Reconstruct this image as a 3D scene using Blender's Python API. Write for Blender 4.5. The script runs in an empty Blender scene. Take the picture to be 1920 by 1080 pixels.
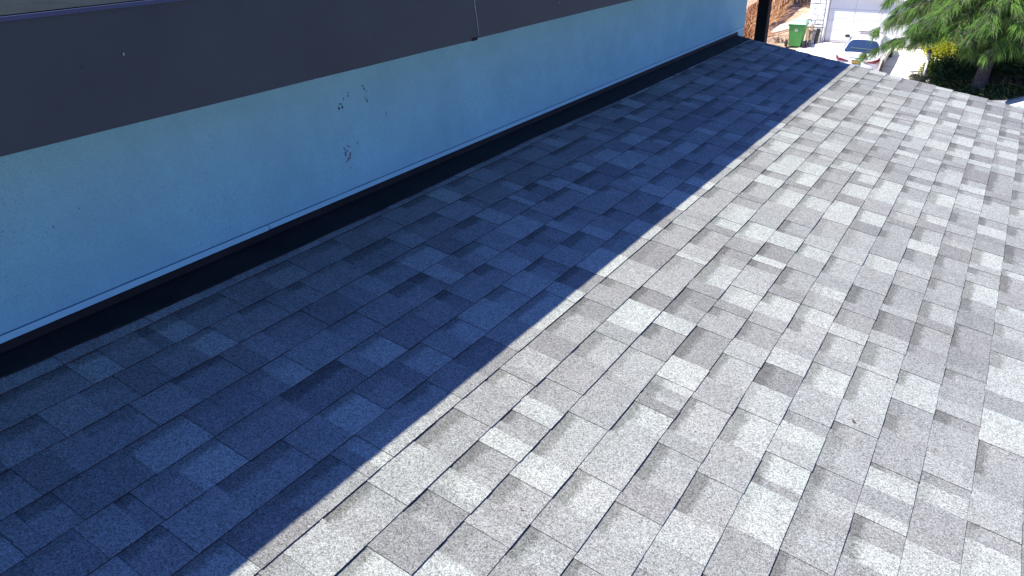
import bpy, bmesh, math, random
from mathutils import Vector, Matrix, noise
R_ = math.radians
scene = bpy.context.scene
col = scene.collection
ZC = 8.2                      # camera height above the street

# ------------------------------------------------------------------ camera
cam_d = bpy.data.cameras.new('camera')
cam = bpy.data.objects.new('camera', cam_d); col.objects.link(cam)
yaw, pitch, roll = R_(-33.11645), R_(27.02817), R_(-0.90412)
fw = Vector((math.sin(yaw)*math.cos(pitch), math.cos(yaw)*math.cos(pitch), -math.sin(pitch)))
rt = Vector((math.cos(yaw), -math.sin(yaw), 0)); up = rt.cross(fw)
r2 = rt*math.cos(roll)+up*math.sin(roll); u2 = up*math.cos(roll)-rt*math.sin(roll)
m = Matrix((r2, u2, -fw)).transposed().to_4x4(); m.translation = (0, 0, ZC)
cam.matrix_world = m
cam_d.sensor_width = 36; cam_d.lens = 26.267; cam_d.clip_start = .05; cam_d.clip_end = 600
scene.camera = cam

# ------------------------------------------------------------------ light
SUN = Vector((.436, .30, -1.0)).normalized()          # direction the light travels
elev = math.asin(-SUN.z); azim = math.atan2(-SUN.x, -SUN.y)
w = bpy.data.worlds.new('World'); scene.world = w; w.use_nodes = True
nt = w.node_tree; sky = nt.nodes.new('ShaderNodeTexSky'); sky.sky_type = 'NISHITA'
sky.sun_disc = False; sky.sun_elevation = elev; sky.sun_rotation = azim
sky.ozone_density = 4.0; sky.air_density = 1.0; sky.dust_density = .3
bg = nt.nodes['Background']; vm = nt.nodes.new('ShaderNodeVectorMath'); vm.operation = 'MULTIPLY'; vm.inputs[1].default_value = (.90, 1.17, 2.18)
nt.links.new(sky.outputs[0], vm.inputs[0]); nt.links.new(vm.outputs[0], bg.inputs[0]); bg.inputs[1].default_value = .06
sd = bpy.data.lights.new('sun', 'SUN'); sd.energy = 5.0; sd.angle = R_(.53); sd.color = (1, .905, .80)
so = bpy.data.objects.new('sun', sd); col.objects.link(so)
so.rotation_euler = SUN.to_track_quat('-Z', 'Y').to_euler(); so.location = (-5, -3, 20)
scene.view_settings.view_transform = 'Standard'; scene.view_settings.look = 'None'
scene.view_settings.exposure = .90; scene.view_settings.gamma = 1
scene.view_settings.use_curve_mapping = False

# ------------------------------------------------------------------ materials
def mat(name, c, rough=.7, metal=0, spec=.5, var=0, vscale=4, bump=0, bscale=60, c2=None, c2amt=.5, detail=4, coat=0):
    mt = bpy.data.materials.new(name); mt.use_nodes = True
    t = mt.node_tree; b = t.nodes['Principled BSDF']
    b.inputs['Base Color'].default_value = (*c, 1); b.inputs['Roughness'].default_value = rough
    b.inputs['Metallic'].default_value = metal; b.inputs['Specular IOR Level'].default_value = spec
    b.inputs['Coat Weight'].default_value = coat
    tc = t.nodes.new('ShaderNodeTexCoord')
    if var or c2:
        n = t.nodes.new('ShaderNodeTexNoise'); n.inputs['Scale'].default_value = vscale; n.inputs['Detail'].default_value = detail
        n.inputs['Roughness'].default_value = .65
        t.links.new(tc.outputs['Object'], n.inputs['Vector'])
        r = t.nodes.new('ShaderNodeValToRGB')
        d = c2 if c2 else tuple(x*(1-var) for x in c)
        e = c if c2 else tuple(min(1, x*(1+var)) for x in c)
        r.color_ramp.elements[0].position = .5-.22*(1 if not c2 else c2amt); r.color_ramp.elements[1].position = .5+.2
        r.color_ramp.elements[0].color = (*d, 1); r.color_ramp.elements[1].color = (*e, 1)
        t.links.new(n.outputs['Fac'], r.inputs[0]); t.links.new(r.outputs[0], b.inputs['Base Color'])
    if bump:
        n = t.nodes.new('ShaderNodeTexNoise'); n.inputs['Scale'].default_value = bscale; n.inputs['Detail'].default_value = 3
        t.links.new(tc.outputs['Object'], n.inputs['Vector'])
        bp = t.nodes.new('ShaderNodeBump'); bp.inputs['Strength'].default_value = bump; bp.inputs['Distance'].default_value = .01
        t.links.new(n.outputs['Fac'], bp.inputs['Height']); t.links.new(bp.outputs[0], b.inputs['Normal'])
    return mt

def stucco_mat(name, c):
    mt = mat(name, c, .85, var=.05, vscale=2.2, bump=.0, spec=.3)
    t = mt.node_tree; b = t.nodes['Principled BSDF']; L = t.links.new; N = t.nodes.new
    src = b.inputs['Base Color'].links[0].from_socket; tc = N('ShaderNodeTexCoord')
    def noi(s, d, r=.6):
        n = N('ShaderNodeTexNoise'); n.inputs['Scale'].default_value = s; n.inputs['Detail'].default_value = d; n.inputs['Roughness'].default_value = r
        L(tc.outputs['Object'], n.inputs['Vector']); return n.outputs['Fac']
    def rng(x, a, b_, c_, d):
        m_ = N('ShaderNodeMapRange'); L(x, m_.inputs[0])
        for i, v in enumerate((a, b_, c_, d)): m_.inputs[i+1].default_value = v
        return m_.outputs[0]
    def mul(a, b_):
        m_ = N('ShaderNodeMath'); m_.operation = 'MULTIPLY'; L(a, m_.inputs[0]); L(b_, m_.inputs[1]); return m_.outputs[0]
    grain = rng(noi(260, 2), .3, .7, .86, 1.12)
    pit = mul(rng(noi(95, 3, .7),   .615, .68, 0, 1), rng(noi(1.1, 2), .40, .60, 0, .55))      # open pores, in patches
    inv = N('ShaderNodeMath'); inv.operation = 'SUBTRACT'; inv.inputs[0].default_value = 1; L(pit, inv.inputs[1])
    stain = rng(noi(3.2, 8, .72), .3, .75, .88, 1.07)
    k = mul(mul(grain, inv.outputs[0]), stain)
    mx = N('ShaderNodeVectorMath'); mx.operation = 'SCALE'; L(src, mx.inputs[0]); L(k, mx.inputs['Scale']); L(mx.outputs[0], b.inputs['Base Color'])
    bp = N('ShaderNodeBump'); bp.inputs['Strength'].default_value = .6; bp.inputs['Distance'].default_value = .004
    h = N('ShaderNodeMath'); h.operation = 'SUBTRACT'; L(noi(150, 4, .65), h.inputs[0]); L(pit, h.inputs[1]); L(h.outputs[0], bp.inputs['Height']); L(bp.outputs[0], b.inputs['Normal'])
    return mt

def shingle_mat():
    mt = bpy.data.materials.new('shingle_granules'); mt.use_nodes = True
    t = mt.node_tree; L = t.links.new; N = t.nodes.new; b = t.nodes['Principled BSDF']
    b.inputs['Roughness'].default_value = .92; b.inputs['Specular IOR Level'].default_value = .25
    uv = N('ShaderNodeUVMap'); uv.uv_map = 'uv'          # metres along the course, 0..1 down the exposure
    geo = N('ShaderNodeTexCoord')
    at = N('ShaderNodeAttribute'); at.attribute_name = 'tone'
    sep = N('ShaderNodeSeparateXYZ'); L(uv.outputs[0], sep.inputs[0])
    sc = N('ShaderNodeSeparateColor'); L(at.outputs['Color'], sc.inputs[0])
    def noi(s, d=2, r=.6):
        n = N('ShaderNodeTexNoise'); n.inputs['Scale'].default_value = s; n.inputs['Detail'].default_value = d
        n.inputs['Roughness'].default_value = r; L(geo.outputs['Object'], n.inputs['Vector']); return n.outputs['Fac']
    def ma(op, a, bb, c=None, clamp=False):
        n = N('ShaderNodeMath'); n.operation = op; n.use_clamp = clamp
        for i, x in enumerate((a, bb, c)):
            if x is None: continue
            if isinstance(x, (int, float)): n.inputs[i].default_value = x
            else: L(x, n.inputs[i])
        return n.outputs[0]
    base = sc.outputs[0]                                  # tone of the tab
    # mottling of the blend
    mot = ma('MULTIPLY_ADD', ma('SUBTRACT', noi(14, 3), .5), .30, 1.0)
    tone = ma('MULTIPLY', base, mot)
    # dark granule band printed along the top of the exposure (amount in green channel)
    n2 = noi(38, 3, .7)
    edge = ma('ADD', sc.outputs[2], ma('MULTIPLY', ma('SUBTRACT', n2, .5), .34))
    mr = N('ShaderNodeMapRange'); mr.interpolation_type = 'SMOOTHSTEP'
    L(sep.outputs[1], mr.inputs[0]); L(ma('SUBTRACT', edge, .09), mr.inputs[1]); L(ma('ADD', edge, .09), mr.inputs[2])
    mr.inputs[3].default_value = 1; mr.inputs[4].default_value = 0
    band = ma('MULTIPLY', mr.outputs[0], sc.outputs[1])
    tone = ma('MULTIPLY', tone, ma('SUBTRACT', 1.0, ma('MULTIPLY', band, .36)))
    # single granules: cells about 2 to 3 mm
    def cells(s):
        v = N('ShaderNodeTexVoronoi'); v.feature = 'F1'; v.inputs['Scale'].default_value = s
        L(geo.outputs['Object'], v.inputs['Vector'])
        s2 = N('ShaderNodeSeparateColor'); L(v.outputs['Color'], s2.inputs[0]); return s2.outputs[0], v.outputs['Distance']
    g1, d1 = cells(400); g2, d2 = cells(230)
    sp = ma('ADD', ma('MULTIPLY', ma('SUBTRACT', g1, .5), .92), ma('MULTIPLY', ma('SUBTRACT', g2, .5), .50))
    gr = ma('MULTIPLY', tone, ma('ADD', 1.0, sp))
    gr = ma('MAXIMUM', gr, .02)
    comb = N('ShaderNodeCombineColor')
    tint = noi(3.0, 2)
    L(ma('MULTIPLY', gr, ma('MULTIPLY_ADD', tint, .10, .91)), comb.inputs[0]); L(ma('MULTIPLY', gr, ma('MULTIPLY_ADD', base, .35, .945)), comb.inputs[1])
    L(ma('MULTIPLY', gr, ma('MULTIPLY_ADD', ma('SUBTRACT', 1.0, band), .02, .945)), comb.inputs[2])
    L(comb.outputs[0], b.inputs['Base Color'])
    bp = N('ShaderNodeBump'); bp.inputs['Strength'].default_value = .3; bp.inputs['Distance'].default_value = .0016
    L(ma('ADD', ma('MULTIPLY', d1, -1.0), ma('MULTIPLY', g1, .6)), bp.inputs['Height']); L(bp.outputs[0], b.inputs['Normal'])
    return mt

M = {
 'shingle': shingle_mat(),
 'stucco': stucco_mat('blue_stucco_paint', (.235, .535, .60)),
 'stucco_trim': mat('trim_paint', (.25, .56, .65), .6, var=.05, vscale=6),
 'fascia': mat('dark_fascia_paint', (.015, .033, .041), .65, c2=(.005, .020, .029), vscale=3.4, detail=9, c2amt=1.2, bump=.12, bscale=45),
 'flash': mat('black_flashing', (.012, .012, .014), .7, spec=.2, var=.4, vscale=8),
 'flash_v': mat('flashing_upstand', (.008, .009, .012), .6, spec=.25, var=.3, vscale=9),
 'drip': mat('drip_edge_metal', (.018, .035, .09), .6, metal=0, var=.1),
 'felt': mat('upper_roof_felt', (.012, .018, .020), .95, spec=.1, var=.35, vscale=9, bump=.3, bscale=200),
 'deck': mat('roof_deck_wood', (.05, .045, .04), .9),
 'black': mat('black_paint', (.006, .005, .005), .7, spec=.2),
 'chip': mat('chipped_dark', (.03, .05, .075), .8, spec=.1),
 'scuff': mat('grey_scuff', (.16, .18, .20), .85, var=.3, vscale=60),
 'scuff2': mat('dark_blue_seam', (.05, .09, .14), .9),
 'streak': mat('pale_caulk_streak', (.33, .38, .42), .7, var=.4, vscale=40),
 'soil': mat('dry_soil', (.56, .44, .33), .95, c2=(.36, .25, .17), vscale=1.6, detail=8, bump=.6, bscale=9),
 'concrete': mat('pale_concrete', (.80, .76, .71), .85, var=.04, vscale=1.5, detail=8, bump=.15, bscale=40),
 'path': mat('path_concrete', (.70, .64, .56), .9, c2=(.55, .46, .37), vscale=2.5, detail=8, bump=.3, bscale=20),
 'asphalt': mat('asphalt', (.055, .055, .06), .9, var=.25, vscale=30, bump=.4, bscale=200),
 'doorgap': mat('door_seam', (.22, .23, .25), .9),
 'gap': mat('dark_joint', (.05, .045, .04), .95),
 'white': mat('white_wall_paint', (.84, .87, .86), .7, var=.03, vscale=3),
 'door': mat('garage_door_white', (.66, .69, .69), .5, var=.015, vscale=2),
 'stone': mat('painted_flagstone', (.86, .88, .87), .8, var=.03, vscale=7, bump=.2, bscale=18),
 'mortar': mat('stone_joint', (.16, .16, .17), .95),
 'tile': mat('clay_roof_tile', (.42, .25, .16), .8, var=.25, vscale=5),
 'fence': mat('cedar_board', (.44, .19, .075), .85, var=.35, vscale=3, detail=6),
 'twig': mat('dry_twig', (.72, .42, .20), .9, var=.25, vscale=6),
 'brush': mat('dead_brush', (.14, .105, .09), .95, var=.5, vscale=5),
 'rock': mat('pale_rock', (.48, .42, .35), .9, c2=(.28, .22, .17), vscale=4, detail=8, bump=.8, bscale=8),
 'rockw': mat('white_rock', (.72, .68, .61), .9, c2=(.5, .45, .38), vscale=4, detail=8, bump=.8, bscale=8),
 'bin': mat('bin_green_plastic', (.05, .25, .055), .45, var=.08, vscale=3),
 'binlid': mat('bin_lid_plastic', (.32, .58, .36), .4, var=.08, vscale=3),
 'rubber': mat('rubber', (.018, .018, .02), .75),
 'rim': mat('wheel_alloy', (.16, .16, .18), .35, metal=.8),
 'iron': mat('dark_iron', (.05, .045, .045), .6, metal=.5),
 'plank': mat('old_plank', (.45, .33, .21), .9, var=.25, vscale=8),
 'print': mat('white_print', (.75, .80, .76), .6),
 'paint': mat('white_car_paint', (.80, .80, .82), .28, coat=.6),
 'paint2': mat('silver_car_paint', (.62, .64, .68), .28, metal=.2, coat=.6),
 'glass': mat('tinted_car_glass', (.02, .04, .09), .1, spec=.55),
 'glass2': mat('side_car_glass', (.20, .30, .31), .1, spec=.9),
 'sunroof': mat('sunroof_glass', (.20, .18, .21), .25, spec=.8),
 'lamp_red': mat('tail_lamp_red', (.15, .014, .03), .2, coat=.5),
 'lamp_dark': mat('tail_lamp_dark', (.10, .012, .03), .2, coat=.5),
 'trimblk': mat('black_trim', (.012, .012, .016), .4),
 'plate': mat('plate_dark', (.05, .035, .02), .5),
 'platey': mat('plate_yellow', (.60, .33, .06), .5),
 'interior': mat('car_interior', (.08, .15, .16), .8),
 'bark': mat('tree_bark', (.17, .135, .11), .95, c2=(.07, .055, .048), vscale=9, detail=8, bump=1, bscale=14),
 'lampw': mat('lamp_post_white', (.70, .72, .74), .5),
 'lampglass': mat('lantern_glass', (.45, .45, .42), .2),
}
def leaf(name, c, c2, trans=.35, rough=.6, vs=1.2):
    mt = mat(name, c, rough, c2=c2, vscale=vs, c2amt=1, spec=.3)
    t = mt.node_tree; b = t.nodes['Principled BSDF']; o = t.nodes['Material Output']
    tr = t.nodes.new('ShaderNodeBsdfTranslucent'); mx = t.nodes.new('ShaderNodeMixShader'); mx.inputs[0].default_value = trans
    src = b.inputs['Base Color'].links[0].from_socket
    t.links.new(src, tr.inputs[0]); t.links.new(b.outputs[0], mx.inputs[1]); t.links.new(tr.outputs[0], mx.inputs[2])
    t.links.new(mx.outputs[0], o.inputs[0]); return mt
t_ = M['fence'].node_tree; b_ = t_.nodes['Principled BSDF']; oi_ = t_.nodes.new('ShaderNodeObjectInfo'); mr_ = t_.nodes.new('ShaderNodeMapRange')
t_.links.new(oi_.outputs['Random'], mr_.inputs[0]); mr_.inputs[3].default_value = .45; mr_.inputs[4].default_value = 1.35
vs_ = t_.nodes.new('ShaderNodeVectorMath'); vs_.operation = 'SCALE'; t_.links.new(b_.inputs['Base Color'].links[0].from_socket, vs_.inputs[0])
t_.links.new(mr_.outputs[0], vs_.inputs['Scale']); t_.links.new(vs_.outputs[0], b_.inputs['Base Color'])
M['needle'] = leaf('pine_needles', (.24, .46, .075), (.07, .17, .045), .4, vs=.9)
M['needle2'] = leaf('pine_needles_dull', (.22, .26, .12), (.07, .12, .06), .35, vs=1.5)
M['leafd'] = leaf('dark_leaves', (.07, .15, .045), (.022, .05, .02), .25, vs=1.5)
M['leafy'] = leaf('yellow_green_leaves', (.74, .70, .06), (.34, .46, .05), .45, vs=2)
M['leafo'] = leaf('orange_ground_leaves', (.80, .52, .10), (.25, .26, .06), .3, vs=5)
M['leafg'] = leaf('grey_green_leaves', (.26, .28, .17), (.12, .12, .08), .3, vs=3)

# ------------------------------------------------------------------ helpers
def W(x, y, z): return Vector((x, y, z+ZC))            # coordinates measured from the camera height
def obj(name, me, mats, parent=None, loc=None):
    if isinstance(me, bmesh.types.BMesh):
        bm = me; me = bpy.data.meshes.new(name); bm.to_mesh(me); bm.free()
    for x in (mats if isinstance(mats, (list, tuple)) else [mats]):
        if x.name not in [q.name for q in me.materials if q]: me.materials.append(x)
    o = bpy.data.objects.new(name, me); col.objects.link(o)
    if parent:
        o.parent = parent; o.matrix_parent_inverse = Matrix.Identity(4)
    if loc is not None: o.location = loc
    return o
def thing(name, label, cat, loc=(0, 0, 0), rot=(0, 0, 0), group=None):
    o = bpy.data.objects.new(name, None); col.objects.link(o); o.location = loc; o.rotation_euler = rot
    o.empty_display_size = .2; o['label'] = label; o['category'] = cat
    if group: o['group'] = group
    return o
def smooth(o, ang=None):
    for p in o.data.polygons: p.use_smooth = True
    return o
def box(bm, x0, x1, y0, y1, z0, z1, mi=0, bev=0):
    v = [bm.verts.new((x, y, z)) for x in (x0, x1) for y in (y0, y1) for z in (z0, z1)]
    fs = []
    for f in ((0, 1, 3, 2), (4, 6, 7, 5), (0, 4, 5, 1), (2, 3, 7, 6), (0, 2, 6, 4), (1, 5, 7, 3)):
        q = bm.faces.new([v[i] for i in f]); q.material_index = mi; fs.append(q)
    if bev:
        bmesh.ops.bevel(bm, geom=list({e for f in fs for e in f.edges}), offset=bev, segments=1, affect='EDGES')
    return v
def tube(bm, pts, rad, n=6, cap=True, mi=0):
    rings = []
    for i, p in enumerate(pts):
        p = Vector(p); a = Vector(pts[max(i-1, 0)]); b = Vector(pts[min(i+1, len(pts)-1)])
        d = (b-a).normalized() if (b-a).length > 1e-9 else Vector((0, 0, 1))
        s = d.orthogonal() if abs(d.z) > .9 else Vector((0, 0, 1)).cross(d)
        s.normalize(); q = d.cross(s); r = rad[i] if isinstance(rad, (list, tuple)) else rad
        rings.append([bm.verts.new(p+(s*math.cos(k*2*math.pi/n)+q*math.sin(k*2*math.pi/n))*r) for k in range(n)])
    for a, b in zip(rings, rings[1:]):
        for k in range(n):
            f = bm.faces.new((a[k], a[(k+1) % n], b[(k+1) % n], b[k])); f.smooth = True; f.material_index = mi
    if cap:
        bm.faces.new(rings[0][::-1]).material_index = mi; bm.faces.new(rings[-1]).material_index = mi
def mesh_quads(name, verts, faces):
    me = bpy.data.meshes.new(name); me.from_pydata(verts, [], faces); return me

# ------------------------------------------------------------------ ground
def gz(x, y):                                          # height of the terrain, from camera height
    if y < 11: z = -5.0
    elif y < 24:
        t = (y-11)/13; t = t*t*(3-2*t); z = -5.0+t*(-7.677+5.0)
    elif y < 36: z = -7.677
    else: z = -7.957+.14*(min(y, 62)-34)
    return z
def sheet(name, x0, x1, y0, y1, nx, ny, dz, m_, kind='structure', amp=0, parent=None):
    vs, fs = [], []
    for j in range(ny+1):
        for i in range(nx+1):
            x = x0+(x1-x0)*i/nx; y = y0+(y1-y0)*j/ny
            z = gz(x, y)+dz
            if amp: z += amp*noise.noise(Vector((x*.8, y*.8, 1)))
            vs.append((x, y, z+ZC))
    for j in range(ny):
        for i in range(nx):
            a = j*(nx+1)+i; fs.append((a, a+1, a+nx+2, a+nx+1))
    o = obj(name, mesh_quads(name, vs, fs), m_, parent)
    if kind: o['kind'] = kind
    return o
sheet('ground', -70, 90, -60, 140, 80, 200, -.06, M['soil'], amp=0)
YG = 43.5
drv = sheet('driveway', -9.4, -2.75, 36.0, YG-.02, 14, 40, .02, M['concrete'])
sheet('street', -70, 90, 25.5, 35.5, 2, 4, .004, M['asphalt'])
sheet('kerb', -70, 90, 35.5, 35.9, 2, 1, .12, M['concrete'])
# garden yard left of the driveway: a finer, uneven sheet
sheet('yard_soil', -13.2, -9.42, 36.0, 56, 24, 110, .0, M['soil'], amp=.05)
# driveway joints: shallow dark seams
bm = bmesh.new()
for yy in (YG-.35, 40.4, 37.3):
    z = gz(0, yy)+.024+ZC
    vs = [bm.verts.new(p) for p in ((-9.38, yy-.012, z-.0017), (-2.77, yy-.012, z-.0017), (-2.77, yy+.012, z+.0017), (-9.38, yy+.012, z+.0017))]
    bm.faces.new(vs)
o = obj('joint', bm, M['gap'], drv)
# pale path with a dark gap along its edge
def ribbon(name, pts, width, dz, th, m_, parent=None):
    bm = bmesh.new(); L, Rr = [], []
    for i, (x, y) in enumerate(pts):
        a = Vector(pts[max(i-1, 0)]); b = Vector(pts[min(i+1, len(pts)-1)]); d = (b-a).normalized(); n_ = Vector((-d.y, d.x))
        for s, lst in ((.5, L), (-.5, Rr)):
            px, py = x+n_.x*s*width, y+n_.y*s*width; z = gz(px, py)+ZC
            lst.append((bm.verts.new((px, py, z+dz)), bm.verts.new((px, py, z+dz+th))))
    for i in range(len(pts)-1):
        bm.faces.new((L[i][1], L[i+1][1], Rr[i+1][1], Rr[i][1])); bm.faces.new((L[i][0], L[i+1][0], L[i+1][1], L[i][1]))
        bm.faces.new((Rr[i][1], Rr[i+1][1], Rr[i+1][0], Rr[i][0]))
    return obj(name, bm, m_, parent)
p_ = ribbon('path', [(-12.3, 43.7), (-11.4, 45.0), (-10.7, 46.5), (-10.2, 48.5), (-9.9, 51)], .85, -.1, .17, M['path']); p_['kind'] = 'structure'
q_ = ribbon('path_edging', [(-12.1, 42.8), (-11.05, 44.3), (-10.3, 45.9), (-9.75, 48), (-9.5, 50)], .07, -.1, .13, M['brush']); q_['kind'] = 'structure'

# ------------------------------------------------------------------ our house
SL = R_(9.5106); CS, SN = math.cos(SL), math.sin(SL); K = 1.563
D1 = Vector((CS, 0, -SN)); NR = Vector((SN, 0, CS)); O = Vector((0, 0, ZC))-NR*K
def RP(u, v, h=0): return O+Vector((0, u, 0))+D1*v+NR*h
XW, XF = -2.3586, -1.7586
U0, U1 = -2.6, 7.83
house = thing('house', 'pale blue stucco house with dark fascia and light grey shingle roof in the foreground', 'house', (0, 0, ZC-5.0))
HZ = ZC-5.0
def hpart(name, bm, m_, parent=house):
    if parent is house:
        bmesh.ops.translate(bm, verts=bm.verts, vec=(0, 0, -HZ))
    return obj(name, bm, m_, parent)
# walls
bm = bmesh.new(); box(bm, XW-.2, XW, U0, 8.06, ZC-5.2, ZC-.43); hpart('wall', bm, M['stucco'])
bm = bmesh.new(); box(bm, XW-6, XW-.2, 7.86, 8.06, ZC-5.2, ZC-.43); hpart('wall', bm, M['stucco'])
bm = bmesh.new(); box(bm, XW, .95, 7.45, 7.6, ZC-5.2, ZC-1.9); hpart('wall', bm, M['stucco'])
bm = bmesh.new(); box(bm, .8, .95, U0, 7.45, ZC-5.2, ZC-1.9); hpart('wall', bm, M['stucco'])
# lower roof: deck, rake board, shingles
roof_deck = bmesh.new()
pts = [(XW+.004, 0), ]
def slab(bm, u0, u1, v0, v1, h0, h1):
    c = [bm.verts.new(RP(u, v, h)) for u in (u0, u1) for v in (v0, v1) for h in (h0, h1)]
    for f in ((0, 1, 3, 2), (4, 6, 7, 5), (0, 4, 5, 1), (2, 3, 7, 6), (0, 2, 6, 4), (1, 5, 7, 3)):
        bm.faces.new([c[i] for i in f])
VT = -2.118; VB = -.951+.143*16
slab(roof_deck, U0, U1-.03, VT, VB-.02, -.10, -.002)
bmesh.ops.translate(roof_deck, verts=roof_deck.verts, vec=(0, 0, -HZ))
roof = obj('roof', roof_deck, M['deck'], house)
bm = bmesh.new(); slab(bm, U1-.03, U1-.012, VT+.02, VB-.02, -.19, -.004); hpart('rake_board', bm, M['fascia'])
bm = bmesh.new(); slab(bm, U0, U1-.05, VB-.02, VB, -.18, -.004); hpart('eave_board', bm, M['fascia'])

# ---- shingles: rows of tabs; tab = wedge with a wavy butt edge, raised or recessed
# joints (row -> u) and blend tones (row -> (u, tone)) of the shingles, in roof metres
JOINTS = {
 -7: [3.757],
 -6: [0.882, 0.967, 2.107, 2.287, 2.603, 3.286],
 -5: [0.7, 1.028, 1.166, 1.894, 2.063, 2.158, 2.363, 2.491, 3.533, 3.96],
 -4: [0.555, 0.742, 0.88, 1.017, 1.191, 2.038, 2.354, 2.448, 2.599, 2.719, 2.878, 3.133, 3.2, 3.468, 3.691],
 -3: [0.436, 0.484, 0.573, 0.767, 0.949, 2.042, 2.24, 2.407, 2.554, 2.77, 2.86, 2.987, 3.292, 3.695, 4.315],
 -2: [0.423, 0.543, 0.644, 0.688, 0.806, 0.947, 1.18, 1.932, 2.282, 2.592, 2.769, 3.054, 3.407, 3.549, 3.658, 3.738, 3.845, 4.041, 4.198, 4.426],
 -1: [0.559, 0.674, 0.837, 1.059, 2.066, 2.353, 2.504, 3.294, 3.62, 3.932, 4.261, 4.513],
 0: [0.735, 0.919, 1.104, 1.15, 1.206, 1.674, 3.659, 3.909],
 1: [1.095, 1.294, 1.487, 1.746, 1.917, 3.876, 4.064, 4.394, 4.676, 4.759, 4.971],
 2: [1.076, 1.28, 1.536, 1.601, 1.69, 1.811, 1.992, 4.541, 4.914, 5.03],
 3: [1.153, 1.484, 1.715, 1.983, 2.174, 4.255, 4.535, 5.356, 5.994],
 4: [1.252, 1.516, 1.807, 1.907, 1.957, 4.773, 4.843, 5.224, 5.759, 5.904],
 5: [1.234, 1.6, 1.777, 2.056, 2.383, 4.168, 4.616, 5.348, 5.719, 5.812, 6.196, 6.791],
 6: [1.314, 1.423, 1.74, 2.116, 2.292, 2.442, 2.732, 4.258, 4.458, 4.853, 4.98, 5.238, 5.339, 5.551, 6.131, 6.441, 7.034],
 7: [1.601, 1.971, 2.157, 2.409, 2.666, 4.731, 4.858, 5.079, 5.279, 5.568, 5.818, 6.163, 6.678],
 8: [1.612, 1.836, 2.016, 2.278, 2.707, 2.985, 4.702, 5.033, 5.347, 5.635, 6.094, 6.401, 6.629],
 9: [1.708, 1.89, 2.152, 2.452, 2.659, 2.919, 3.182, 5.026, 5.345, 5.707, 5.967, 6.427, 6.818, 7.036],
 10: [1.886, 2.223, 2.529, 2.907, 4.965, 5.469, 5.665, 6.268, 6.591],
 11: [2.085, 2.335, 2.526, 2.74, 3.063],
}
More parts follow.
